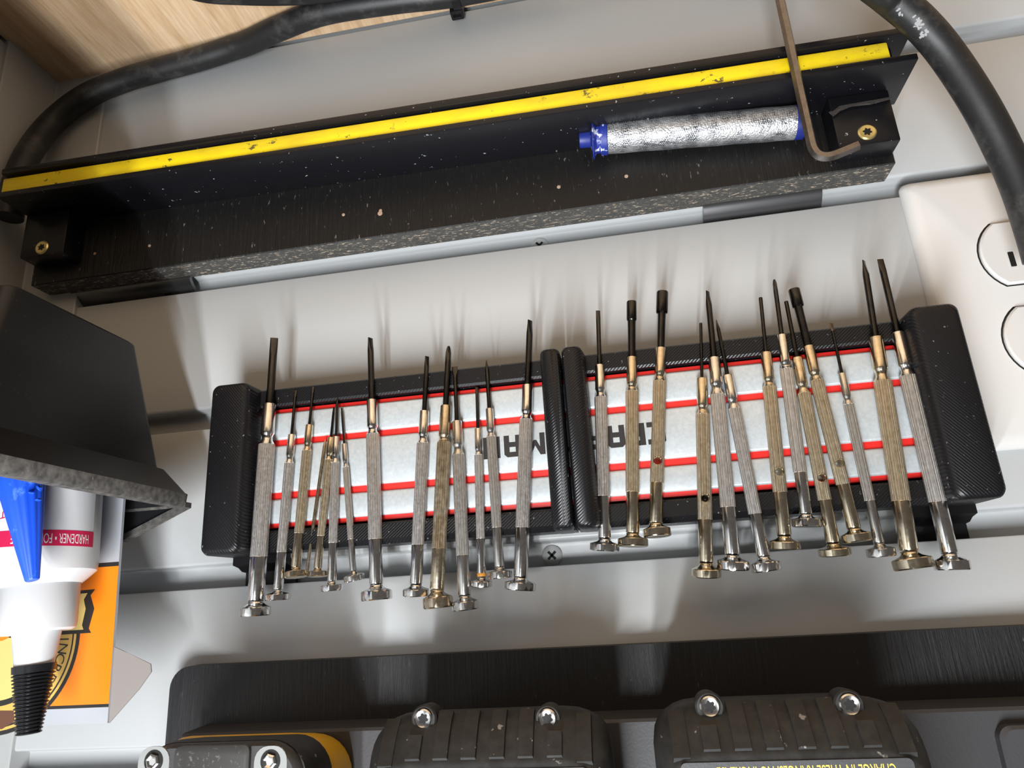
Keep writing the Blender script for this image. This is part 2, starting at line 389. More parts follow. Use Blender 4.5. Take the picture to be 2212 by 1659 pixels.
# cable tie
k = bz(985, -14); h = at(987, 22, max(2.0, -k.y-11))
tie = B(); tie.box(h.x-3.6, h.x+3.6, -h.y-3.2, -h.y+3.2, h.z-3.2, h.z+4.0, 0.8); tt = tie.build('cable_tie', M['black'], t)
b = B(); b.box(h.x-2.2, h.x+2.2, -h.y-1.0, -h.y+0.6, h.z+4.0, h.z+5.6, 0.2); b.build('tie_tail', M['black'], tt)
b = B(); b.lathe(Vector((k.x-2.2, k.y, k.z)), (1, 0, 0), [(0, CR+0.2), (0, CR+1.3), (4.4, CR+1.3), (4.4, CR+0.2)], 28, cap=False); b.build('tie_strap', M['black'], tt)
# chalky scuffs on the cord
def px(P):
    r = Vector(P)-CAM; return (W-(W/2+F*r.dot(RT)/r.dot(fwd)), H-(H/2-F*r.dot(UP)/r.dot(fwd)))
fine = [path[i].lerp(path[i+1], k_/6) for i in range(len(path)-1) for k_ in range(6)]
for (u0, v0, n_, su, sv) in ((1984, 50, 16, 9, 14), (1947, 30, 6, 6, 6), (1996, 72, 8, 7, 7)):
    b = B()
    for k_ in range(n_):
        u, v_ = u0+random.gauss(0, su*0.6), v0+random.gauss(0, sv*0.6)
        near = min(fine, key=lambda p: (px(p)[0]-u)**2+(px(p)[1]-v_)**2)
        ray = (at(u, v_, 30)-CAM).normalized()
        w0 = near-CAM; tm = w0.dot(ray); perp = (CAM+ray*tm)-near
        if perp.length > CR*0.93: continue
        sp = CAM + ray*(tm-math.sqrt(CR*CR-perp.length_squared))
        nn = (sp-near).normalized(); s_ = random.uniform(0.35, 0.95)
        ph_ = random.uniform(0, 6)
        b.lathe(sp - nn*0.3, nn, [(0, s_), (0.42, s_*0.8), (0.55, s_*0.2)], 8, fn=lambda th, r, i: r*(1+0.4*math.sin(2*th+ph_)))
    if len(b.bm.verts): b.build('scuff', M['scuff'], t, 30)
# a second cord, further out on the bench
pth = catmull([bz(330, -60), bz(430, -26), bz(520, -19), bz(610, -18), bz(700, -24), bz(800, -45), bz(900, -90)], 6)
b = B(); b.tube(pth, CR, 16)
tag(b.build('power_cord', M['cord'], None, 60), 'short stretch of black cord on the bench at photo top edge', 'cord')

# ================================================================== black board with yellow magnetic bar
BD = 15.0
bxr = at(1941, 372, BD).x
BZT = -160.6
b = B(); b.box(bxr, 300, 0.4, BD, -206, BZT, 0.5, 1)
bmesh.ops.recalc_face_normals(b.bm, faces=b.bm.faces)
for f_ in b.bm.faces:
    if f_.normal.z > 0.9: f_.material_index = 1
t = thing('backing_board', 'long black painted board with bare plywood edge behind yellow bar', 'board', V((bxr+300)/2, BD/2, -206))
b.build('board_panel', [M['ply_brown'], M['raw']], t, 20, fix=False)
for (u, v_, r) in ((742, 464, 0.9), (821, 461, 1.4), (822, 455, 0.9), (1207, 404, 1.0), (1353, 381, 1.0), (205, 548, 0.9), (323, 531, 0.9)):
    c = at(u, v_, BD)
    b = B(); b.lathe(V(c.x, BD-0.3, c.z), (0, -1, 0), [(0, r), (0.45, r*0.9), (0.5, r*0.5)], 9); b.build('drill_hole', M['hole'], t, 0)
# steel hanger brackets in the groove
def bracket(u0, u1, vm, label):
    x0, x1 = sorted((at(u0, vm, 0).x, at(u1, vm, 0).x))
    gz = -2*PITCHZ
    t = thing('hanger_bracket', label, 'bracket', V((x0+x1)/2, 0, gz-14), 'black steel brackets hooked in the groove')
    front = [(0.3, gz-11.6), (1.6, gz-10.9), (2.4, gz-9.4), (2.3, gz-7.6), (1.2, gz-5.6), (-0.8, gz-3.8), (-3.4, gz-2.2), (-5.4, gz-0.4), (-6.0, gz+2.0), (-6.0, gz+5.5)]
    b = B(); b.prism(front + [(-7.6, gz+5.5), (-7.6, gz+1.0), (-6.6, gz-2.0), (-4.2, gz-4.2), (-1.8, gz-6.0), (-0.2, gz-7.6), (0.15, gz-9.0), (0.1, gz-10.6)], x0, x1)
    b.build('hook_plate', M['gloss'], t, 60)
    for s in (0.22, 0.72):
        cx = x0+(x1-x0)*s
        b = B(); b.lathe(V(cx, -4.3, gz-2.2), (0, -1, 0.9), [(0, 2.3), (0.9, 2.3)], 20); b.build('bolt_hole', M['dark'], t, 0)
    return t
bracket(1517, 1780, 445, 'black steel hanger bracket with two holes below the white filter')
bracket(160, 412, 632, 'black steel hanger bracket in shadow beside the parts bin')
# rounded end on the shaded bracket
# magnetic bar (tilts slightly)
yl, yr = at(4, 402, 42), at(1921, 108, 42)
SL = (yr.z-yl.z)/(yr.x-yl.x)
def sh(x, d, z): return V(x, d, z + yl.z + (x-yl.x)*SL)
xr_u, xr_l = at(1984, 130, 43).x, at(1966, 62, 43).x
XL = 298.5
t = thing('magnetic_bar', 'long black steel magnetic bar with worn yellow strip along the front', 'tool bar', V(80, BD, yl.z-10))
def shbox(x0, x1, d0, d1, z0, z1, r, seg=2):
    b = B(); b.box(x0, x1, d0, d1, z0, z1, r, seg)
    for v_ in b.bm.verts: v_.co = sh(v_.co.x, -v_.co.y, v_.co.z)
    return b
yh = 4.35
shbox(yl.x, yr.x, 18, 42.0, -yh, yh, 0.7, 2).build('yellow_strip', M['yellow'], t)
shbox(xr_u, XL, BD+0.05, 43.6, yh+0.35, yh+3.4, 0.35, 2).build('side_rail', M['steelblk'], t)
shbox(xr_l, XL, BD+0.05, 43.6, -yh-4.7, -yh-1.6, 0.35, 2).build('side_rail', M['steelblk'], t)
shbox(xr_l+6, XL-4, BD+0.05, 36, -yh-1.7, yh+0.4, 0.2, 1).build('core', M['black'], t)
def end_block(x0, x1, u, v_):
    b = shbox(x0, x1, BD+0.05, 27, yh+3.4, yh+29.5, 0.8, 2); bl = b.build('end_block', M['steelblk'], t)
    c = at(u, v_, 27.0)
    b = B(); b.lathe(V(c.x, 26.8, c.z), (0, -1, 0), [(0, 3.9), (0.5, 3.8), (0.9, 3.2), (0.75, 1.9)], 28); sc = b.build('screw', M['brass'], bl)
    b = B(); b.lathe(V(c.x, 27.45, c.z), (0, -1, 0), [(0, 1.6), (0.22, 1.6)], 36, fn=lambda th, r, i: r*(1+0.22*math.cos(6*th))); b.build('star_socket', M['dark'], sc, 0)
x0b = at(1947, 300, 27).x; x1b = at(1808, 300, 27).x
end_block(x0b, x1b, 1873, 286)
end_block(at(140, 520, 27).x, at(48, 520, 27).x, 91, 535)
# hardened glue along the right-hand block
b = B(); gp = [at(1790, 243, 26), at(1800, 252, 27.6), at(1815, 240, 28), at(1840, 230, 28), at(1880, 226, 28), at(1925, 214, 28), at(1925, 209, 26), at(1880, 217, 26), at(1835, 224, 26), at(1810, 229, 26)]
b.slab(gp, (0, -1, 0.4), 0.7); b.build('glue_bead', M['glue'], t, 30)

# hex key held by the bar
def hexkey():
    d = 45.9
    P0, P1, P2 = at(1672, -60, d), at(1762, 352, d), at(1853, 314, d)
    a = (P1-P0).normalized(); c = (P2-P1).normalized(); R = 9.0
    pts = [P0, P1-a*R]
    for k_ in range(1, 10):
        s = k_/10; pts.append((P1-a*R)*(1-s)**2 + 2*s*(1-s)*P1 + (P1+c*R)*s*s)
    pts += [P1+c*R, P2]
    b = B(); b.tube(pts, 2.05, 6, True, 0.26)
    tag(b.build('hex_key', M['keysteel'], None, 35), 'dark steel hex key clinging to the yellow magnetic bar', 'hex key')
hexkey()

# paint filter lying on the bar
fd = BD + 8.6
A_, E_ = at(1252, 302, fd), at(1738, 263, fd)
ztop = sh((A_.x+E_.x)/2, 20, yh+3.4).z
ax = (E_-A_); L = ax.length; ax.normalize()
def pos(u): return (at(u, 302-(u-1252)*0.080, fd)-A_).dot(ax)
t = thing('spray_filter', 'metal mesh spray filter with navy end caps lying on the bar', 'filter', V((A_.x+E_.x)/2, fd, ztop))
fr = 7.4
b = B(); b.lathe(A_, ax, [(0, 3.6), (0.3, 3.9), (pos(1276), 3.9), (pos(1280), 4.3)], 28); b.build('nozzle_stub', M['blue'], t)
b = B(); b.lathe(A_, ax, [(pos(1276), 4.0), (pos(1279), 6.0), (pos(1281), 9.2), (pos(1283.5), 9.4), (pos(1286), 8.0), (pos(1290), 6.8), (pos(1298), 6.8)], 32); b.build('flange', M['bluecap'], t)
b = B(); b.lathe(A_, ax, [(pos(1297), 7.0), (pos(1298), 7.9), (pos(1312), 7.9), (pos(1313.5), 7.4)], 32); b.build('collar', M['bluecap'], t)
b = B(); b.lathe(A_, ax, [(pos(1313), fr)] + [(pos(1313+(1716-1313)*k_/12), fr+0.12*math.sin(k_*2.1)) for k_ in range(1, 12)] + [(pos(1716), fr)], 40); b.build('mesh_sleeve', M['mesh'], t)
b = B(); b.lathe(A_, ax, [(pos(1715), fr-0.3), (pos(1716), fr+0.1), (L-0.8, fr+0.1), (L, fr-0.6)], 32); b.build('end_cap', M['blue'], t)

# ================================================================== two printed holders + striped steel bar
HF, HB, BS = 32.0, 4.0, 18.5          # cap front, back, steel surface
hz0, hz1 = at(1100, 797, 22).z, at(1100, 1170, 22).z
lx1 = at(428, 1190, HF).x; rx0 = at(2188, 1082, HF).x
gapx = at(1226, 960, HF).x
zb, zt_ = -86.0, -12.6
def holder(xin, xout, label):
    s = 1 if xout > xin else -1
    t = thing('tool_holder', label, 'tool holder', V((xin+xout)/2, 0, zb), 'black printed holders for the steel bar')
    b = B(); b.box(xin+s*0.35, xout-s*1.0, HB, 11.8, zb+0.6, zt_-0.6, 1.0); b.build('back_plate', M['print'], t)
    b = B(); b.prism([(HB+0.5, zb), (19.5, zb), (20.6, zb+0.8), (20.6, zb+7.4), (19.8, zb+8.4), (HB+0.5, zb+8.6)], xin+s*0.4, xout-s*6, None); b.build('rail', M['print2'], t, 30)
    b = B(); b.prism([(HB+0.5, zt_), (17.5, zt_), (20.6, zt_-2.2), (20.6, zt_-8.0), (19.8, zt_-9.0), (HB+0.5, zt_-9.2)], xin+s*0.4, xout-s*6, None); b.build('rail', M['print2'], t, 30)
    # outer cap: chunky rounded block
    cw = 19.0
    def cap_ring(d, ins, w_):
        x0, x1 = (xout-w_, xout-ins*0.9) if s > 0 else (xout+ins*0.9, xout+w_)
        return rrect((x0+x1)/2, (zb+zt_)/2-0.3, abs(x1-x0)/2, (zt_-zb)/2+1.0-ins, 3.4, d, 5)
    b = B(); b.loft([cap_ring(HB, 1.2, cw-0.5), cap_ring(HB+6, 0, cw-0.5), cap_ring(HF-3.0, 0, cw-1.0), cap_ring(HF-1.2, 0.5, cw-1.5), cap_ring(HF-0.3, 1.4, cw-2.4), cap_ring(HF, 2.4, cw-3.4)])
    b.build('end_cap', M['print'], t, 40)
    # inner divider
    iw = 8.6 if s > 0 else 8.8
    def div_ring(d, ins, w_):
        x0, x1 = sorted((xin+s*(0.35+ins*0.5), xin+s*w_))
        return rrect((x0+x1)/2, (zb+zt_)/2-0.3, (x1-x0)/2, (zt_-zb)/2+0.8-ins, 2.4, d, 5)
    b = B(); b.loft([div_ring(HB, 0.4, iw+1.4), div_ring(HF-9, 0, iw+0.9), div_ring(HF-2.5, 0.1, iw), div_ring(HF-0.8, 0.8, iw-1.2), div_ring(HF, 1.8, iw-2.6)])
    b.build('divider', M['print2'], t, 40)
    # clip that hooks into the groove above
    xc = xout - s*13
    b = B(); b.prism([(HB+2, zt_-8), (HB+2, zt_+3.6), (1.2, zt_+4.6), (-2.0, zt_+6.2), (-5.6, zt_+6.6), (-5.6, zt_+17), (-7.6, zt_+17), (-7.8, zt_+3.6), (-2.5, zt_+2.9), (0.2, zt_+2.2), (0.4, zt_-8)], xc-12.5, xc+12.5)
    b.build('clip', M['black'], t, 35)
    b = B(); b.lathe(V(xc-s*5.5, -5.7, -5.5), (0, -1, 0), [(0, 1.7), (0.3, 1.7)], 16); b.build('clip_hole', M['dark'], t, 0)
holder(gapx, lx1, 'black printed holder gripping the striped bar beside the parts bin')
holder(gapx, rx0, 'black printed holder gripping the striped bar beside the white outlet')

bx0, bx1 = rx0+15, lx1-15
def bz_(v_): return at(1480, v_, BS).z
t = thing('steel_bar', 'galvanised magnetic bar with red stripes running through both holders', 'tool bar', V((bx0+bx1)/2, 12, zb+8))
b = B(); b.box(bx0, bx1, 11.9, 17.2, bz_(790), bz_(1071), 0.5); b.build('red_body', M['red'], t)
for (v0, v1) in ((800, 863), (877.5, 987.5), (1003.5, 1060)):
    b = B(); z0, z1 = bz_(v0), bz_(v1)
    b.prism([(16.8, z0), (17.7, z0), (18.25, z0+0.35), (BS, z0+1.0), (BS, z1-1.0), (18.25, z1-0.35), (17.7, z1), (16.8, z1)], bx0, bx1)
    b.build('steel_plate', M['zinc'], t, 50)
# blocky lettering stencilled on the middle plate (drawn on a 5 x 7 grid)
GL = {
 'C': [[(0,0),(5,0),(5,1.6),(1.6,1.6),(1.6,5.4),(5,5.4),(5,7),(0.8,7),(0,6.2)]],
 'R': [[(0,0),(1.6,0),(1.6,7),(0,7)],[(1.6,5.4),(4.2,7),(1.6,7)],[(1.6,5.4),(3.4,5.4),(5,6.2),(4.2,7)],[(3.4,5.4),(3.4,4.2),(5,3.6),(5,6.2)],[(1.6,4.2),(1.6,2.7),(4.3,2.7),(5,3.6),(3.4,4.2)],[(2.0,2.7),(3.6,0),(5.2,0),(3.8,2.7)]],
 'A': [[(0,0),(1.6,0),(1.6,7),(0.9,7),(0,6.1)],[(3.4,0),(5,0),(5,6.1),(4.1,7),(3.4,7)],[(1.6,5.4),(3.4,5.4),(3.4,7),(1.6,7)],[(1.6,2.2),(3.4,2.2),(3.4,3.8),(1.6,3.8)]],
 'F': [[(0,0),(1.6,0),(1.6,7),(0,7)],[(1.6,5.4),(5,5.4),(5,7),(1.6,7)],[(1.6,2.7),(4.2,2.7),(4.2,4.2),(1.6,4.2)]],
 'T': [[(0,5.4),(5,5.4),(5,7),(0,7)],[(1.7,0),(3.3,0),(3.3,5.4),(1.7,5.4)]],
 'S': [[(0,0),(4.2,0),(5,0.8),(5,1.6),(0,1.6)],[(3.4,1.6),(5,1.6),(5,2.7),(3.4,2.7)],[(0,2.7),(5,2.7),(5,4.3),(0,4.3)],[(0,4.3),(1.6,4.3),(1.6,5.4),(0,5.4)],[(0,5.4),(5,5.4),(5,7),(0.8,7),(0,6.2)]],
 'M': [[(-0.4,0),(1.1,0),(1.1,7),(-0.4,7)],[(3.9,0),(5.4,0),(5.4,7),(3.9,7)],[(1.1,4.4),(2.1,2.2),(2.9,2.2),(2.5,4.0),(1.1,7)],[(2.5,4.0),(2.9,2.2),(3.9,4.4),(3.9,7)]],
 'N': [[(0,0),(1.5,0),(1.5,7),(0,7)],[(3.5,0),(5,0),(5,7),(3.5,7)],[(1.5,7),(1.5,4.2),(3.5,0),(3.5,2.8)]],
}
zt0, zt1 = at(1330, 967, BS).z, at(1330, 919, BS).z
lh = abs(zt1-zt0); zlo = min(zt0, zt1)
for ch_, u in zip('CRAFTSMAN', (1419, 1375, 1331, 1287, 1243, 1199, 1155, 1106, 1061)):
    cx = at(u, 945, BS).x; sx = 7.3/5
    b = B()
    for poly in GL[ch_]:
        b.loft([[V(cx + (px-2.5)*sx, dd, zlo + py*lh/7) for px, py in poly] for dd in (BS-0.02, BS+0.04)])
    b.build('letter', M['ink'], t, 0)

# ================================================================== precision screwdrivers
# tip(x,y), joint y, neck y, knurl start y, knurl end y, cap start y, end(x,y), widths px: knurl, cap, blade; finish, tip kind, turn, hole y
D = [
 ((592.6,730),873,941,960,1203,1297,(550,1331),38,71,18,'chrome','flat',25,None,'largest chrome screwdriver at the outer end of the holder beside the bin'),
 ((638.7,843),939,988,1000,1193,1273,(599,1297),22,56,7,'chrome','flat',10,None,'slim chrome screwdriver standing next to the largest one beside the bin'),
 ((676.5,835),918,961,973,1152,1225,(637,1248),22,50,6.5,'gold','flat',15,None,'slim brassy screwdriver third from the bin end of the steel bar'),
 ((721.5,880),945,983,992,1158,1227,(684.5,1246),18,44,5.5,'gold','flat',70,None,'thin brassy screwdriver with its tip crossing two chrome neighbours'),
 ((728.7,857),943.5,986,999,1173,1255,(716.3,1277),20,50,6,'chrome','point',60,None,'thin chrome screwdriver in the middle of the three crossed tips'),
 ((738,881),959,1000,1008,1165,1233,(765,1256),14.5,46,5,'dull','flat',70,None,'thinnest dull chrome screwdriver leaning the other way from its crossed neighbours'),
 ((800,730),864,925,937.5,1165,1261,(813.8,1297),30,68.5,14,'chrome','flat',62,None,'thick chrome screwdriver standing alone with wide gaps on both sides'),
 ((922.7,770),888,943,957,1177,1261,(897,1288),27,58,11,'chrome','flat',50,None,'medium chrome screwdriver just left of the tarnished cross-head one'),
 ((969.4,748),876.5,945,955,1185,1272,(942,1314),31,65,13.5,'rust','cross',0,None,'tarnished brassy cross-head screwdriver with its end cap knocked askew'),
 ((982,792),910,965.5,982,1200,1285,(1004.7,1318),28,59,10,'dull','wide',0,None,'dull chrome screwdriver with spade tip tucked beside the tarnished one'),
 ((1030,837),926,974,982,1164,1246,(1041,1267.6),19,47,7,'chrome','flat',20,None,'short thin chrome screwdriver with an orange band above its cap'),
 ((1050.6,778),883,933,943,1140,1224,(1080.5,1250),22,53,9,'dull','point',0,None,'sharp-pointed slim screwdriver between the orange-banded one and the divider'),
 ((1145,692),832,894,906,1140,1246,(1123.6,1275),30.5,70,14.5,'chrome','flat',55,None,'thick chrome screwdriver nearest the middle divider on the bin side'),
 ((1291.7,671),789,846,858,1072,1162,(1307.3,1190),28,64,10,'chrome','flat',15,None,'chrome screwdriver nearest the middle divider on the outlet side'),
 ((1364.3,652),772,834,845,1063,1151,(1366.7,1181),29.5,66,18,'gold','socket',22,None,'brassy nut driver without a cross hole, smaller black socket'),
 ((1431,631),752,811,823.5,1043,1129,(1415.5,1160),30,61,18,'gold','socket',26,998,'brassy nut driver with largest black socket and a hole over red stripe'),
 ((1513.7,698),818,881,895,1123,1214,(1525.6,1247),31.6,65,7,'gold','pin',0,1078,'brassy driver with slender plain pin and a dark cross hole'),
 ((1528.5,629),773,834,852,1096,1197,(1585.5,1231.5),33.7,72.5,14,'chrome','flat',50,None,'thick chrome screwdriver leaning right of the slender pin driver'),
 ((1548,692),811,868,883,1110.5,1201,(1656,1235),29.5,66.6,9,'chrome','flat',65,None,'chrome screwdriver leaning most, third of the three touching caps'),
 ((1642.8,643),762,824,836,1064,1156,(1697,1186.4),32,69.6,9,'gold','pin',0,1021,'brassy hex driver standing left of the upright cross-head screwdriver'),
 ((1672.3,604),724,788,797,1021,1110,(1744.5,1138.7),30,67.5,11,'chrome','cross',0,None,'chrome cross-head screwdriver with ridged grip between the brassy drivers'),
 ((1698,651),773,834,849,1081,1172,(1804.8,1201),31,74,10,'gold','pin',0,1034.5,'brassy driver with thin star shaft squeezed between cross-head and nut driver'),
 ((1715,625.5),748,809,821.5,1047,1140,(1852,1171),32,68,20,'gold','socket',26,1003,'leaning brassy nut driver with black socket nearest the outlet'),
 ((1794.7,698.5),807,861,873,1082,1172,(1905,1203),25,67,8,'dull','wide',20,None,'slim dull chrome screwdriver with a rusty brown tip'),
 ((1865.7,563),729,803,823.5,1083,1189.5,(1969.7,1230.5),43.7,93,16,'gold','flat',48,None,'stoutest brassy screwdriver near the outlet end of the bar'),
 ((1901.4,560),718.6,794.5,812,1084.6,1194,(2060,1232),41,85,17,'chrome','flat',8,None,'stout chrome screwdriver against the outlet-side end cap'),
]
GR = 'precision screwdrivers held on the steel bar'
def hexr(th, R, phi): 
    a = (th+phi) % (PI/3) - PI/6
    return R*math.cos(PI/6)/math.cos(a)
def driver(tip, vj, vn, vk0, vk1, vc, end, kw, cw, bw, fin, kind, turn, hole, label):
    def wmm(w_, v_, d): 
        s = (v_-tip[1])/(end[1]-tip[1]); u = tip[0]+(end[0]-tip[0])*s
        return abs(at(u+w_/2, v_, d).x - at(u-w_/2, v_, d).x)
    d = BS + 3
    kr = wmm(kw, (vk0+vk1)/2, d)/2
    d = BS + kr + 0.15
    kr = wmm(kw, (vk0+vk1)/2, d)/2
    cr = wmm(cw, vc, d)/2; br = wmm(bw, vj, d)/2
    xm_ = at((tip[0]+end[0])/2, vk0, d).x; ob = (-CAM.y-d)/math.hypot(-CAM.y-d, xm_-CAM.x)   # seen at an angle
    kr, cr, br = kr*ob, cr*ob, br*ob
    P0 = at(tip[0], tip[1], d); P1 = at(end[0], end[1], d)
    ax = (P1-P0).normalized()
    def T(v_):
        s = (v_-tip[1])/(end[1]-tip[1]); u = tip[0]+(end[0]-tip[0])*s
        return (at(u, v_, d)-P0).dot(ax)
    tj, tn, tk0, tk1, tc, te = T(vj), T(vn), T(vk0), T(vk1), T(vc), (P1-P0).length
    X = Vector((0, -1, 0)); Y = ax.cross(X).normalized()      # X faces the viewer
    t = thing('precision_screwdriver', label, 'screwdriver', P1, GR)
    blade_m = M['oxide']; metalm = M[fin]
    # --- blade
    n = 20; b = B(); ta = math.radians(turn)
    def ring(tt, fa, fb):   # ellipse: half-width fa along the turned side axis, fb across
        sx = (math.cos(ta)*Y + math.sin(ta)*X); sy = (-math.sin(ta)*Y + math.cos(ta)*X)
        return [P0 + ax*tt + sx*fa*math.copysign(abs(math.cos(2*PI*k/n))**0.75, math.cos(2*PI*k/n)) + sy*fb*math.copysign(abs(math.sin(2*PI*k/n))**0.75, math.sin(2*PI*k/n)) for k in range(n)]
    def circ(tt, r): return [P0 + ax*tt + r*(math.cos(2*PI*k/n+ta)*Y + math.sin(2*PI*k/n+ta)*X) for k in range(n)]
    if kind == 'flat':
        b.loft([ring(0, br*0.98, br*0.16), ring(br*1.2, br*1.0, br*0.24), ring(br*4.2, br*1.0, br*0.8), circ(br*5.0, br), circ(tj+1, br)])
    elif kind == 'wide':
        b.loft([ring(0, br*1.35, br*0.14), ring(br*2.6, br*1.30, br*0.30), ring(br*4.4, br*0.8, br*0.7), circ(br*5.6, br*0.85), circ(tj+1, br)])
    elif kind == 'point':
        b.loft([circ(0, br*0.12), circ(br*3.5, br*0.75), circ(br*5, br), circ(tj+1, br)])
    elif kind == 'pin':
        b.loft([circ(0, br*0.85), circ(br*0.3, br), circ(tj+1, br)])
    elif kind == 'cross':
        def star(tt, r, dp): return [P0 + ax*tt + r*(1-dp*abs(math.cos(2*(2*PI*k/n)))**2)*(math.cos(2*PI*k/n)*Y + math.sin(2*PI*k/n)*X) for k in range(n)]
        b.loft([star(0, br*0.42, 0.3), star(br*0.7, br*0.72, 0.45), star(br*2.2, br*1.0, 0.45), star(br*4.5, br*1.0, 0.1), circ(br*5.5, br), circ(tj+1, br)])
    elif kind == 'socket':
        sr = wmm(turn, tip[1]+20, d)/2; sl = 43.0/4.75 if turn > 24 else 38/4.75
        if turn == 26 and tip[0] > 1600: sl = 7.2
        b.loft([circ(0, sr*0.72), circ(0, sr*0.95), circ(0.4, sr), circ(sl, sr), circ(sl+0.5, sr*0.95), circ(sl+0.9, br*1.02), circ(sl+4, br*0.98), circ(tj+1, br*0.93)])
    bl = b.build('blade', blade_m, t, 25)
    if label.endswith('rusty brown tip'):
        b = B(); b.loft([ring(-0.05, br*1.42, br*0.22), ring(br*2.6, br*1.38, br*0.38), ring(br*4.4, br*0.88, br*0.78), circ(br*5.2, br*0.93)]); b.build('rusty_tip', M['tiprust'], t, 25)
    # --- collar with waist
    fr0 = max(kr*0.79, br*1.25); fr1 = kr*0.86
    prof = [(tj, br*0.9), (tj, fr0*0.93), (tj+0.3, fr0), (tn-1.6, fr1*0.98), (tn-1.0, fr1*0.99), (tn-0.2, fr1*0.82), (tn+0.25*(tk0-tn), fr1*0.74), (tn+0.6*(tk0-tn), fr1*0.80), (tk0+0.1, kr*0.97)]
    b = B(); b.lathe(P0, ax, prof, 28, x=X); b.build('collar', metalm, t, 40)
    # --- fluted grip
    nf = max(16, int(kr*8.5)); ph = random.random()
    def flute(th, r, i): return r
    b = B(); rings = []
    for tt, r_, dep in ((tk0, kr*0.93, 0.0), (tk0+0.25, kr, 0.22), (tk1-0.15, kr, 0.22), (tk1, kr*0.95, 0.0)):
        rg = []
        for k in range(nf*3):
            th = 2*PI*k/(nf*3)+ph; dd = dep if k % 3 == 2 else 0
            rg.append(P0 + ax*tt + (r_-dd)*(math.cos(th)*X + math.sin(th)*Y))
        rings.append(rg)
    b.loft(rings); grip = b.build('grip', M['grip_'+fin], t, 12)
    if hole:
        th_ = T(hole); hc = P0 + ax*th_
        c = B(); c.lathe(hc - X*kr*2, X, [(0, 1.45), (kr*4, 1.45)], 20, x=ax); co = c.build('cutter', M['dark'], t, 40)
        md = grip.modifiers.new('bore', 'BOOLEAN'); md.object = co; md.operation = 'DIFFERENCE'; md.solver = 'EXACT'
        bpy.context.view_layer.update()
        dg = bpy.context.evaluated_depsgraph_get(); dg.update()
        me = bpy.data.meshes.new_from_object(grip.evaluated_get(dg)); grip.modifiers.clear(); grip.data = me
        me.set_sharp_from_angle(angle=math.radians(20))
        bpy.data.objects.remove(co, do_unlink=True)
        c = B(); c.lathe(hc + X*(kr-0.75), X, [(0, 1.42), (0.35, 1.50), (0.60, 1.62), (0.86, 1.78)], 20, x=ax, cap=False); c.build('hole_rim', metalm, t, 40)
    # --- smooth shank
    b = B(); b.lathe(P0, ax, [(tk1-0.05, kr*0.96), (tk1+0.2, kr*0.975), (tc-0.4, kr*0.975), (tc-0.05, kr*0.93), (tc, kr*0.7)], 28, x=X); b.build('shank', metalm, t, 30)
    if 'orange band' in label:
        b = B(); b.lathe(P0, ax, [(tc-1.4, kr*0.99), (tc-1.3, kr*1.02), (tc-0.2, kr*1.02), (tc-0.1, kr*0.99)], 28, x=X); b.build('orange_band', M['orangeband'], t, 30)
    # --- swivel cap
    caxis = ax.copy(); cbase = P0 + ax*tc
    if 'askew' in label: caxis = (ax + Vector((-0.12, 0, 0))).normalized()
    elif fin == 'gold': caxis = (ax + Vector((random.uniform(-0.16, 0.02), random.uniform(-0.05, 0.15), 0))).normalized()
    else: caxis = (ax + Vector((random.uniform(-0.06, 0.06), random.uniform(0.0, 0.10), 0))).normalized()
    Lc = te-tc; phi = random.random(); n6 = 48
    rnd = fin == 'gold'
    prof = [(0, kr*0.80, 0), (0.04, kr*0.98, 0), (0.10, kr*0.86, 0), (0.18, kr*0.92, 0), (0.28, kr*1.15, 0), (0.37, cr*0.80, 0), (0.42, cr*0.95, 1), (0.47, cr*1.0, 1), (0.92, cr*1.0, 1), (0.98, cr*0.94, 1), (1.0, cr*0.84, 0)]
    xa = X - caxis*X.dot(caxis); xa.normalize(); ya = caxis.cross(xa); rings = []
    for f_, r_, hx in prof:
        rg = []
        for k in range(n6):
            th = 2*PI*k/n6
            rr = min(r_, hexr(th, cr*(1.12 if rnd else 1.09), phi)) if hx else r_
            rg.append(cbase + caxis*Lc*f_ + rr*(math.cos(th)*xa + math.sin(th)*ya))
        rings.append(rg)
    b = B(); b.loft(rings); b.build('swivel_cap', metalm, t, 24)
    return t
for row in D: driver(*row)
# slender brass pick leaning behind the crossed drivers
pd = BS+1.3
P0, P1 = at(703, 950, pd), at(662, 1243, pd)
t = thing('slender_pick', 'slender brassy rod leaning between the two slim brassy screwdrivers', 'pick', P1)
axp = (P1-P0).normalized(); Lp = (P1-P0).length
b = B(); b.lathe(P0, axp, [(0, 0.3), (3, 0.75), (Lp*0.72, 0.85), (Lp*0.72, 0.7), (Lp, 0.7)], 10); b.build('rod', M['rust'], t, 40)
b = B(); b.lathe(P1-axp*1.6, axp, [(0, 0.7), (0.3, 1.0), (1.3, 1.0), (1.8, 0.5)], 10); b.build('rod_end', M['chrome'], t, 40)

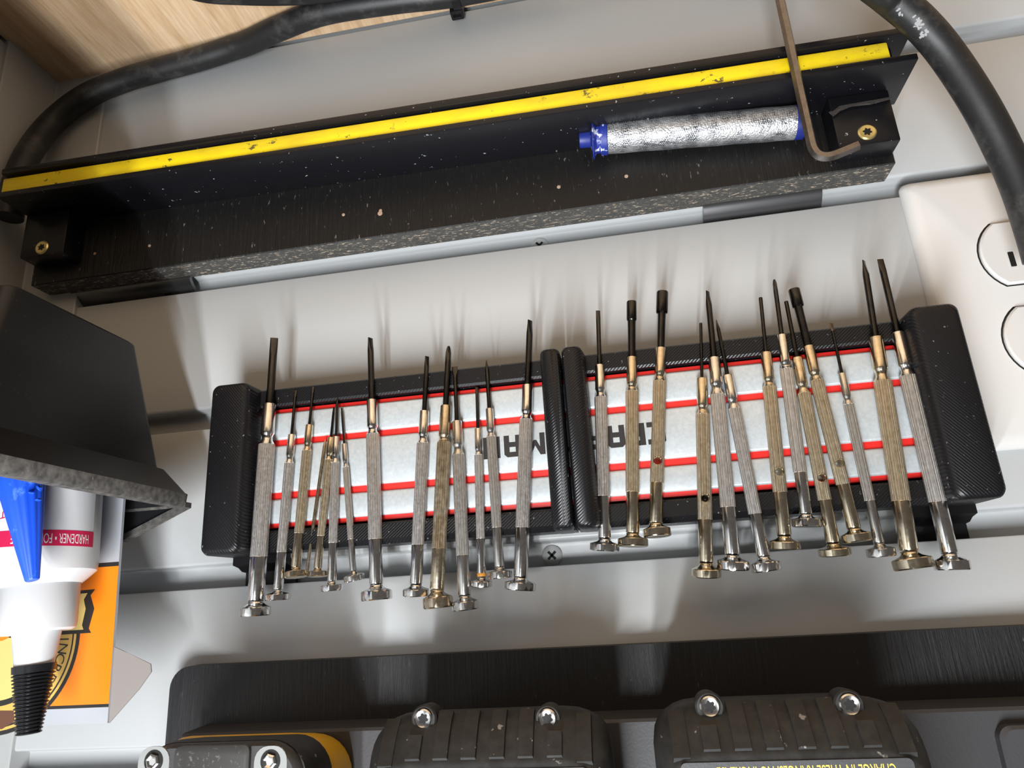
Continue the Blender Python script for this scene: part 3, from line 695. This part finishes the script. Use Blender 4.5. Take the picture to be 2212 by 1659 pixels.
# ================================================================== battery rack
PD = 9.0
pz = 32.4
xl = at(362, 1540, PD).x
def plank_outline(d):
    r = 9.0; out = [V(-230, d, pz), ]
    for k in range(8):
        a = -PI/2 + PI/2*k/7; out.append(V(xl-r+r*math.cos(a), d, pz+r+r*math.sin(a)))
    out += [V(xl-0.4, d, 140), V(-230, d, 140)]
    return out
b = B(); b.loft([plank_outline(1.0), plank_outline(PD)])
t = thing('battery_rack', 'black painted plywood rack plate carrying the tool batteries', 'rack', V(0, 5, pz))
b.build('plywood_panel', M['ply'], t, 20)
gz = 56.4
b = B(); b.prism([(PD, gz-0.6), (24.6, gz), (25.6, gz+1.0), (25.6, 140), (PD, 140)], -230, at(398, 1580, 24).x); b.build('mount_plate', M['mount'], t, 30)
c0 = at(2150, 1568, 28)
b = B(); b.loft([rrect(c0.x-32, gz+60, 32, 55, 4, dd, 5) for dd in (25.5, 29.0)] + [rrect(c0.x-32, gz+60, 31, 54, 4, 30.0, 5)]); b.build('mount_pad', M['mount'], t, 30)

def battery(x0, x1, FD, us, label, text=None):
    """battery slid onto the rack: bottom (with screws and label) faces the viewer, ribbed curved end faces down"""
    xm, hw = (x0+x1)/2, abs(x1-x0)/2
    zf = us['zf']; zl = us['zl']
    t = thing('tool_battery', label, 'battery', V(xm, FD-30, zl), 'ribbed black tool batteries on the rack')
    # profile of the lower end: (d, z, side inset)
    prof = [(26.0, zl+9, 3.0), (30, zl+5.5, 1.6), (44, zl+2.6, 0.5), (FD-19, zl+0.6, 0), (FD-13, zl, 0), (FD-10.5, zl+0.7, 0.1), (FD-7.4, zl+(zf-zl)*0.24, 0.4), (FD-4.6, zl+(zf-zl)*0.48, 1.0), (FD-2.2, zl+(zf-zl)*0.74, 1.8), (FD-0.6, zl+(zf-zl)*0.92, 2.5), (FD, zf, 3.2)]
    ZTOP = 128
    def ring(d, z, ins):
        out = []; r = 15-ins*1.2; hx = hw-ins
        for (sx, a0) in ((-1, PI), (1, 1.5*PI)):
            for k in range(7):
                a = a0 + PI/2*k/6; out.append(V(xm+sx*(hx-r)+r*math.cos(a), d, z+r*0.75+r*0.75*math.sin(a)))
        out += [V(xm+hx, d, ZTOP-ins), V(xm-hx, d, ZTOP-ins)]
        return out
    b = B(); b.loft([ring(*p_) for p_ in prof]); body = b.build('shell', M['rubber'], t, 40)
    def surf(i0, i1, xx, off):
        out = []
        for d_, z_, _ in prof[i0:i1]:
            edge = max(0.0, abs(xx-xm)-(hw-14))
            out.append((d_+off*0.5, z_-off + 0.045*edge*edge))
        return out
    # ribs
    sp = 2*hw*0.80/7
    for k in range(8):
        xx = xm - 3.5*sp + k*sp
        short = k in (1, 6)
        pr = surf(7 if short else 5, 10, xx, 1.0)
        w_ = 2.5
        b = B(); rings = []
        for j, (d_, z_) in enumerate(pr):
            rings.append([V(xx-w_, d_-1.4, z_+1.6), V(xx-w_+0.25, d_, z_), V(xx+w_-0.25, d_, z_), V(xx+w_, d_-1.4, z_+1.6)])
        b.loft(rings); b.build('rib', M['rubber'], t, 30)
    # screws in bosses
    for (u, v_) in us['screws']:
        sd = FD-7.5; c = at(u, v_, sd)
        b = B(); b.lathe(V(c.x, sd-13, c.z+0.2), (0, -1, 0), [(0, 2.6), (4, 3.7), (12.4, 4.2), (13.0, 3.7)], 24); bo = b.build('screw_boss', M['rubber'], t, 40)
        b = B(); b.lathe(V(c.x, sd-0.6, c.z), (0, -1, 0), [(0, 2.9), (1.2, 2.9), (1.6, 2.5), (1.2, 1.6)], 24); s_ = b.build('screw', M['bright'], t, 40)
        b = B(); b.lathe(V(c.x, sd+0.50, c.z), (0, -1, 0), [(0, 1.5), (0.15, 1.5)], 30, fn=lambda th, r, i: r*(1+0.2*math.cos(6*th))); b.build('star_socket', M['dark'], s_, 0)
    # label plate on the front
    b = B(); b.loft([rrect(xm, (zf+1.2+ZTOP-8)/2, hw*0.82, (ZTOP-8-zf-1.2)/2, 1.5, dd, 4) for dd in (FD-0.2, FD+0.35)]); lb = b.build('label_plate', M['mount'], t, 20)
    if text:
        for row, (txt, zc) in enumerate(text):
            me = text_mesh(txt, 4.6); ww = max(v_.co.x for v_ in me.vertices)-min(v_.co.x for v_ in me.vertices)
            k_ = 46.0/ww
            b = B(); b.add_mesh(me, lambda co: V(xm-2.5+co.x*k_, FD+0.42, zc+co.y)); b.build('lettering', M['yellowink'], lb, 0)
    return t
F2, F3 = 76.0, 84.0
x20, x21 = at(1320, 1600, F2-12).x, at(808, 1605, F2-12).x
x30, x31 = at(1988, 1600, F3-12).x, at(1408, 1570, F3-12).x
zf2 = at(1060, 1652, F2).z; zf3 = at(1700, 1632, F3).z
battery(x20, x21, F2, dict(zf=zf2, zl=at(1060, 1531, F2-13).z, screws=((915, 1552), (1183, 1552))), 'ribbed black tool battery in the middle of the rack')
tz = at(1740, 1657, F3).z
battery(x30, x31, F3, dict(zf=zf3, zl=at(1700, 1508, F3-13).z, screws=((1533, 1526), (1835, 1522))), 'ribbed black tool battery with yellow lettering nearest the outlet side',
        text=[('CHARGE IN THESE RANGES. NO INCREASE', tz+0.9), ('USE ONLY WITH LISTED CHARGERS', tz+7.5)])

# compact yellow and grey battery
F1 = 74.0
xa, xb = at(650, 1640, F1).x, at(292, 1640, F1).x
xm, hw = (xa+xb)/2, (xb-xa)/2
zf1 = at(470, 1606, F1).z
t = thing('compact_battery', 'grey faced compact battery with yellow body at the rack corner', 'battery', V(xm, 45, zf1-6))
def rb(d, z, hx, r, cx=xm):
    out = []
    for (sx, a0) in ((-1, PI), (1, 1.5*PI)):
        for k in range(8):
            a = a0 + PI/2*k/7; out.append(V(cx+sx*(hx-r)+r*math.cos(a), d, z+r+r*math.sin(a)))
    return out + [V(cx+hx, d, 125), V(cx-hx, d, 125)]
xy = at(712, 1640, 50).x
b = B(); hy = (at(330, 1640, 50).x-xy)/2; cy = xy+hy
zy = at(560, 1586, 51).z
b.loft([rb(27, at(560, 1589, 27).z, hy-1, 14, cy), rb(30, at(560, 1587, 30).z, hy, 15, cy), rb(50, zy, hy, 15, cy), rb(53.5, zy+0.8, hy-1, 15, cy)]); b.build('yellow_housing', M['toolyellow'], t, 40)
b = B(); b.loft([rb(53, at(470, 1591, 53).z, hw+1.5, 13), rb(66, at(470, 1594, 66).z, hw+1.2, 13), rb(70.5, at(470, 1601, 70.5).z, hw+0.6, 12.5)]); b.build('black_band', M['rubber'], t, 40)
b = B(); b.loft([rb(70, at(470, 1602, 70).z, hw, 12), rb(72.6, at(470, 1605, 72.6).z, hw-0.6, 11.5), rb(F1, at(470, 1614, F1).z, hw-2.0, 10.5)]); b.build('grey_face', M['greycap'], t, 40)
b = B(); b.loft([rrect(xm+1, 90, hw-16, 90-zf1-0.4, 2, dd, 4) for dd in (F1-0.3, F1+1.4)] + [rrect(xm+1, 90, hw-17, 90-zf1-2.0, 2, F1+2.4, 4)]); b.build('raised_pad', M['greycap'], t, 40)
for (u, v_) in ((333, 1644), (585, 1644)):
    c = at(u, v_, F1)
    b = B(); b.loft([rrect(c.x, c.z+6, 5.6, 10.4, 4.5, dd, 5) for dd in (F1-0.3, F1+0.25)]); b.build('corner_plate', M['greylt'], t, 20)
    b = B(); b.lathe(V(c.x, F1+0.2, c.z), (0, -1, 0), [(0, 3.4), (0.15, 3.4)], 24); b.build('screw_well', M['dark'], t, 0)
    b = B(); b.lathe(V(c.x, F1+0.3, c.z), (0, -1, 0), [(0, 2.5), (0.8, 2.4), (1.1, 1.9), (0.7, 1.2), (0.7, 0.01)], 6); b.build('screw', M['bright'], t, 20)

# ================================================================== parts bin with glue
d0 = 26.0
R_ = at(412, 1097, d0); Lg = at(348, 1012, d0+2); Bt = at(300, 745, 46)
RX, RZ = R_.x, R_.z
LX, LZ = Lg.x, Lg.z
BX, BZ_ = Bt.x, Bt.z
XR = 314.0; DF = 131.0
rx = lambda x: XR - (x-RX)*0.12       # the back hangs nearly upright on the side wall
t = thing('parts_bin', 'black plastic parts bin hung on the side wall, full of glue', 'bin', V((RX+XR)/2, (d0+DF)/2, BZ_), 'black parts bins along the side wall')
TH = 2.4
def shell_ring(z, x, db, df, ins=0.0, r=4.0):
    xa_, xb_ = x+ins, rx(x)-ins
    return rrect_xy(xa_, xb_, db+ins, df-ins, z, r)
def rrect_xy(xa_, xb_, da, db, z, r, n=4):
    out = []
    cx, cy = (xa_+xb_)/2, (da+db)/2; hx, hy = (xb_-xa_)/2, (db-da)/2
    for (sx, sy, a0) in ((1, 1, 0), (-1, 1, PI/2), (-1, -1, PI), (1, -1, 1.5*PI)):
        for k in range(n+1):
            a = a0+PI/2*k/n; out.append(V(cx+sx*(hx-r)+r*math.cos(a), cy+sy*(hy-r)+r*math.sin(a), z))
    return out
b = B()
outer = [shell_ring(BZ_, BX+1.2, 47.2, DF-20), shell_ring(BZ_+1.2, BX, 46, DF-18), shell_ring(LZ, LX, d0+2, DF-6)]
lipz = [shell_ring(LZ+1.0, LX-3.0, d0+1.5, DF-5), shell_ring(RZ-6.2, RX+1.0, d0+0.4, DF-0.4), shell_ring(RZ-5.6, RX, d0, DF), shell_ring(RZ-1.0, RX+0.5, d0+0.2, DF-0.2), shell_ring(RZ, RX+1.4, d0+0.8, DF-0.8)]
innr = [shell_ring(RZ, RX+5.6, d0+3.5, DF-5), shell_ring(RZ-1.0, RX+6.2, d0+4, DF-5.6), shell_ring(LZ, LX+TH, d0+5, DF-11), shell_ring(BZ_+3, BX+TH, 49, DF-24)]
b.loft(outer + lipz + innr)
body = b.build('bin_body', [M['binblack'], M['bindust']], t, 40)
for p in body.data.polygons:
    if p.center.z*1000+rloc[t.name].z > RZ-5.7: p.material_index = 1
# side walls rise from the low front towards the back
rz = at(270, 1165, d0+1)
for da, db in ((d0, d0+2.6), (DF-2.6, DF)):
    b = B(); b.loft([[V(RX+1.5, dd, RZ-1.5), V(rz.x, dd, rz.z), V(XR, dd, rz.z), V(XR, dd, RZ-1.5)] for dd in (da, db)]); b.build('side_wall', M['binblack'], t, 20)
    b = B(); b.loft([[V(RX+0.2, dd, RZ-2.2), V(RX+0.2, dd, RZ), V(rz.x, dd, rz.z+1.2), V(rz.x, dd, rz.z-1.4)] for dd in (da-0.6, db+1.2)]); b.build('sloping_edge', M['bindust'], t, 20)
b = B(); b.box(XR-2.6, XR, d0, DF, RZ-2, rz.z, 0.3); b.build('back_wall', M['binblack'], t)
b = B(); b.box(XR-1, XC-0.2, d0+30, DF-30, -14.5-76.2+30, -14.5-76.2+46, 0.6); b.build('hanger', M['black'], t)
first_bin = t
for k in range(1, 4):                      # unseen extra bins, added to cast the shadow in the wall corner
    c = first_bin.copy(); col.objects.link(c); c.location.y -= 0.109*k
    c['label'] = ['', 'unseen empty parts bin added for its shadow, next to the one with glue', 'third parts bin along the side wall, unseen, added for its shadow', 'fourth parts bin along the side wall, unseen, added for its shadow'][k]
    for ch_ in list(first_bin.children):
        d_ = ch_.copy(); col.objects.link(d_); d_.parent = c

# --- orange glue box
bd = 40.0
e0, e1 = at(266, 1085, bd), at(232, 1562, bd)
lean = (e1.x-e0.x)/(e1.z-e0.z)
ztop, zbot = e1.z, -74.0
bw_, bt_ = 84.0, 1.4
def bp(x, d, z): return V(e0.x + (z-e0.z)*lean + x, d, z)      # box space: x from its left edge
t = thing('glue_box', 'orange and silver glue carton with an open flap in the bin', 'box', bp(bw_/2, bd-4, zbot))
b = B(); b.loft([[bp(0, bd-bt_, z), bp(bw_, bd-bt_, z), bp(bw_, bd, z), bp(0, bd, z)] for z in (zbot, ztop)]); b.build('carton', M['silver'], t, 0)
def fx(u, v_):
    p = at(u, v_, bd); return (p.x - (e0.x+(p.z-e0.z)*lean), p.z)
def panel(name, pts, m_, lift):
    b = B(); b.slab([bp(x, bd+lift, z) for x, z in pts], (0, -1, 0), 0.05); return b.build(name, m_, t, 0)
zl1, zl2, zl3, zl4 = fx(240, 1527)[1], fx(240, 1520)[1], fx(262, 1222)[1], fx(262, 1213)[1]
panel('orange_field', [(0, zl3), (bw_, zl3), (bw_, zl2), (0, zl2)], M['orange'], 0.0)
panel('black_rule', [(0, zl2), (bw_, zl2), (bw_, zl1), (0, zl1)], M['ink'], 0.0)
panel('black_rule', [(0, zl4), (bw_, zl4), (bw_, zl3), (0, zl3)], M['ink'], 0.0)
# round emblem and banner
cxm, czm = fx(6, 1384); pr = fx(172, 1384); RO = abs(pr[0]-cxm)
def ringp(name, r0, r1, m_, lift, a0=math.radians(-20), a1=math.radians(178)):
    b = B(); n = 40
    A = [(cxm + math.cos(PI - (a0+(a1-a0)*k/n))*1.0, 0) for k in range(n+1)]
    for k in range(n):
        ta_, tb_ = a0+(a1-a0)*k/n, a0+(a1-a0)*(k+1)/n
        q = []
        for (r_, t_) in ((r0, ta_), (r0, tb_), (r1, tb_), (r1, ta_)):
            q.append(bp(cxm - r_*math.cos(t_), bd+lift, czm + r_*math.sin(t_)))
        b.slab(q, (0, -1, 0), 0.04)
    return b.build(name, m_, t, 0)
ringp('emblem_line', RO*0.955, RO, M['ink'], 0.06)
ringp('emblem_line', RO*0.925, RO*0.955, M['goldink'], 0.06)
ringp('emblem_line', RO*0.905, RO*0.925, M['ink'], 0.06)
ringp('emblem_band', RO*0.70, RO*0.905, M['goldink'], 0.06)
ringp('emblem_line', RO*0.64, RO*0.70, M['ink'], 0.06)
ringp('emblem_field', 0.01, RO*0.64, M['paleyellow'], 0.06)
word = 'INCREDIBLY'
a_first = math.radians(1.5); step = math.radians(7.3)
for k, ch_ in enumerate(word):
    a = a_first + step*k; rr = RO*0.80
    me = text_mesh(ch_, RO*0.165)
    ox, oz = cxm - rr*math.cos(a), czm + rr*math.sin(a)
    upv = (-math.cos(a), math.sin(a)); rtv = (upv[1], -upv[0])
    b = B(); b.add_mesh(me, lambda co: bp(ox + co.x*rtv[0] + co.y*upv[0], bd+0.14, oz + co.x*rtv[1] + co.y*upv[1])); b.build('lettering', M['ink'], t, 0)
ban = [fx(206, 1273), fx(196, 1286), fx(204, 1315), fx(192, 1358), fx(197, 1367), fx(20, 1378), fx(20, 1290)]
panel('banner_edge', ban, M['ink'], 0.12)
ban2 = [fx(190, 1281), fx(182, 1295), fx(186, 1315), fx(178, 1350), fx(181, 1360), fx(20, 1370), fx(20, 1298)]
panel('banner', ban2, M['paleyellow'], 0.20)
panel('brown_patch', [fx(30, 1535), fx(-60, 1535), fx(-60, 1575), fx(5, 1575), fx(32, 1558)], M['brownink'], 0.12)
# open side flap
f0, f1, f2, f3, f4 = fx(247, 1398), fx(268, 1415), fx(300, 1447), fx(282, 1492), fx(232, 1563)
b = B(); b.slab([bp(0, bd-bt_, f0[1]), bp(f1[0]*0.97, bd-bt_-3, f1[1]), bp(f2[0]*0.99, bd-bt_-6, f2[1]-1.5), bp(f2[0], bd-bt_-6.5, f2[1]+1.5), bp(f3[0], bd-bt_-4, f3[1]), bp(0, bd-bt_, f4[1])], (0, -1, 0), 0.5); b.build('side_flap', M['cardgrey'], t, 15)

# --- white glue bottle with black ribbed nozzle
wd_ = 62.0
q0, q1 = at(221, 1100, wd_), at(215, 1232, wd_)
top = at(62, 1587, wd_); nk = at(80, 1366, wd_)
axb = (top - nk).normalized()
rbod = (at(75, 1240, wd_).x - q1.x); rbod = abs(rbod)
zc = q1.z
def along(z): return nk + axb*((z-nk.z)/axb.z)
t = thing('glue_bottle', 'cloudy white glue bottle with crimson band and black ribbed nozzle', 'bottle', along(BZ_+4))
OB = 0.76                                # bottles are seen at an angle, so their outline is wider than their radius
r0 = (along(q1.z).x - q1.x)*OB
zbb = -57.0
pB = along(zbb)
tt = lambda z: (z-zbb)/axb.z
b = B(); b.lathe(pB, axb, [(0, r0-5), (1.5, r0-3.0), (tt(-50), r0-1.5), (tt(-45), r0), (tt(q1.z)-3, r0), (tt(q1.z), r0-0.5), (tt(at(150, 1262, wd_).z), r0*0.72)], 64); b.build('bottle_body', M['clear'], t, 30)
zc0, zc1 = at(90, 1262, wd_).z, at(90, 1366, wd_).z
rc = abs(along(zc0).x - at(174, 1270, wd_).x)*OB
b = B(); b.lathe(pB, axb, [(tt(zc0)-0.8, rc*0.97), (tt(zc0), rc), (tt(zc1)-2.2, rc*0.965), (tt(zc1)-0.6, rc*0.93), (tt(zc1), rc*0.86)], 72, fn=lambda th, r, i: r*(1+0.006*math.cos(36*th))); b.build('screw_cap', M['clear'], t, 30)
rn0 = abs(at(128, 1380, wd_).x-at(28, 1380, wd_).x)/2*0.82; rn1 = abs(at(112, 1438, wd_).x-at(30, 1438, wd_).x)/2*0.82; rn2 = abs(at(88, 1580, wd_).x-at(38, 1580, wd_).x)/2*0.82
zn1, zn2 = at(70, 1436, wd_).z, at(62, 1586, wd_).z
b = B(); b.lathe(pB, axb, [(tt(zc1)-1, rn0), (tt(zn1)+1, rn1*0.95)], 40); b.build('nozzle', M['clear'], t, 40)
pr_ = [(tt(zn1), rn1*0.9), (tt(zn1), rn1*1.08), (tt(zn1)+2.6, rn1*1.05)]
NR = 17
for k in range(NR):
    s = k/NR; a_, b_ = tt(zn1)+2.6+(tt(zn2)-tt(zn1)-2.6)*s, (tt(zn2)-tt(zn1)-2.6)/NR
    r_ = rn1*1.05+(rn2-rn1*1.05)*s
    pr_ += [(a_, r_*0.9), (a_+b_*0.25, r_*0.9), (a_+b_*0.45, r_), (a_+b_*0.8, r_)]
pr_ += [(tt(zn2), rn2*0.85)]
b = B(); b.lathe(pB, axb, pr_, 40); b.build('ribbed_tip', M['ribblack'], t, 50)
# label wrapped round the front of the bottle
def onb(ang, z, off):      # ang from the viewer-facing direction, positive towards +X
    c = along(z); r_ = r0+off
    return c + Vector((math.sin(ang)*r_, -math.cos(ang)*r_, 0))
def wrap(name, a0, a1, z0, z1, m_, off):
    b = B(); n = 36
    b.loft([[onb(a0+(a1-a0)*k/n, z0, off), onb(a0+(a1-a0)*k/n, z1, off), onb(a0+(a1-a0)*k/n, z1, off-0.12), onb(a0+(a1-a0)*k/n, z0, off-0.12)] for k in range(n+1)]); return b.build(name, m_, t, 50)
aL = -math.radians(99); aR = math.radians(62)
zlt = at(120, 1190, wd_-20).z; zlb = -44.0
wrap('paper_label', aL, aR, zlb, zlt, M['label'], 0.15)
zb0, zb1 = at(140, 1137, wd_+18).z, at(140, 1172, wd_+18).z
wrap('crimson_band', aL, aR, min(zb0, zb1), max(zb0, zb1), M['crimson'], 0.22)
me = text_mesh('HARDENER \u2022 FOR SOURCE', 4.4)
xm0 = min(v_.co.x for v_ in me.vertices); hb = abs(zb1-zb0)
meh = text_mesh('HARDENER', 4.4); kx = math.radians(34)*r0/(max(v_.co.x for v_ in meh.vertices)-min(v_.co.x for v_ in meh.vertices))
b = B(); b.add_mesh(me, lambda co: onb(aL + 0.15 + (co.x-xm0)*kx/r0, (zb0+zb1)/2 + co.y*(hb*0.62/3.1), 0.30)); b.build('lettering', M['whiteink'], t, 0)
me = text_mesh('SYSTEM', 4.6); xm0 = min(v_.co.x for v_ in me.vertices)
b = B(); b.add_mesh(me, lambda co: onb(math.radians(-18) + (co.x-xm0)*0.8/r0, at(10, 1108, wd_+18).z + co.y*0.8 + (co.x-xm0)*0.1, 0.30)); b.build('lettering', M['crimson'], t, 0)

# --- blue cone nozzle of a smaller bottle in front
cdp = 86.0
ct, cb = at(70, 1254, cdp), at(40, 985, cdp)
axc = (ct-cb).normalized(); Lc = (ct-cb).length
r_t = abs(at(86, 1250, cdp).x-at(54, 1250, cdp).x)/2*OB; r_b = abs(at(97, 1030, cdp).x-at(-10, 1030, cdp).x)/2*OB
t = thing('cone_bottle', 'chipped bright blue cone nozzle in front of white bottle', 'bottle', V(cb.x, cdp, BZ_+4))
n_ = 40
b = B(); b.lathe(cb, axc, [(0, r_b*1.06), (Lc*0.10, r_b*1.03), (Lc*0.14, r_b*0.99), (Lc*0.99, r_t), (Lc, r_t*0.85)], 60, fn=lambda th, r, i: r*(1+0.035*math.cos(14*th)) if i < 3 else r*(1+0.012*math.cos(14*th))); b.build('cone_nozzle', M['bluecone'], t, 35)
for (u, v_, s_) in ((66, 1036, 1.3), (74, 1052, 1.1), (72, 1078, 0.8), (60, 1062, 0.8)):
    c = at(u, v_, cdp+r_b*0.62)
    b = B(); b.lathe(c+Vector((0, 2.2, 0)), (0.5*(-1 if u > 60 else 1), -1, 0), [(0, s_), (1.0, s_*0.8), (1.6, s_*0.3)], 7, fn=lambda th, r, i: r*(1+0.4*math.sin(2*th+u))); b.build('chip', M['bluecone'], t, 10)
Lb = (cb.z-BZ_-5)/axc.z
b = B(); b.lathe(cb-axc*Lb, axc, [(0, 8.4), (1, 8.9), (Lb*0.9, 8.9), (Lb, 8.0)], 40); b.build('bottle_body', M['clear'], t, 40)
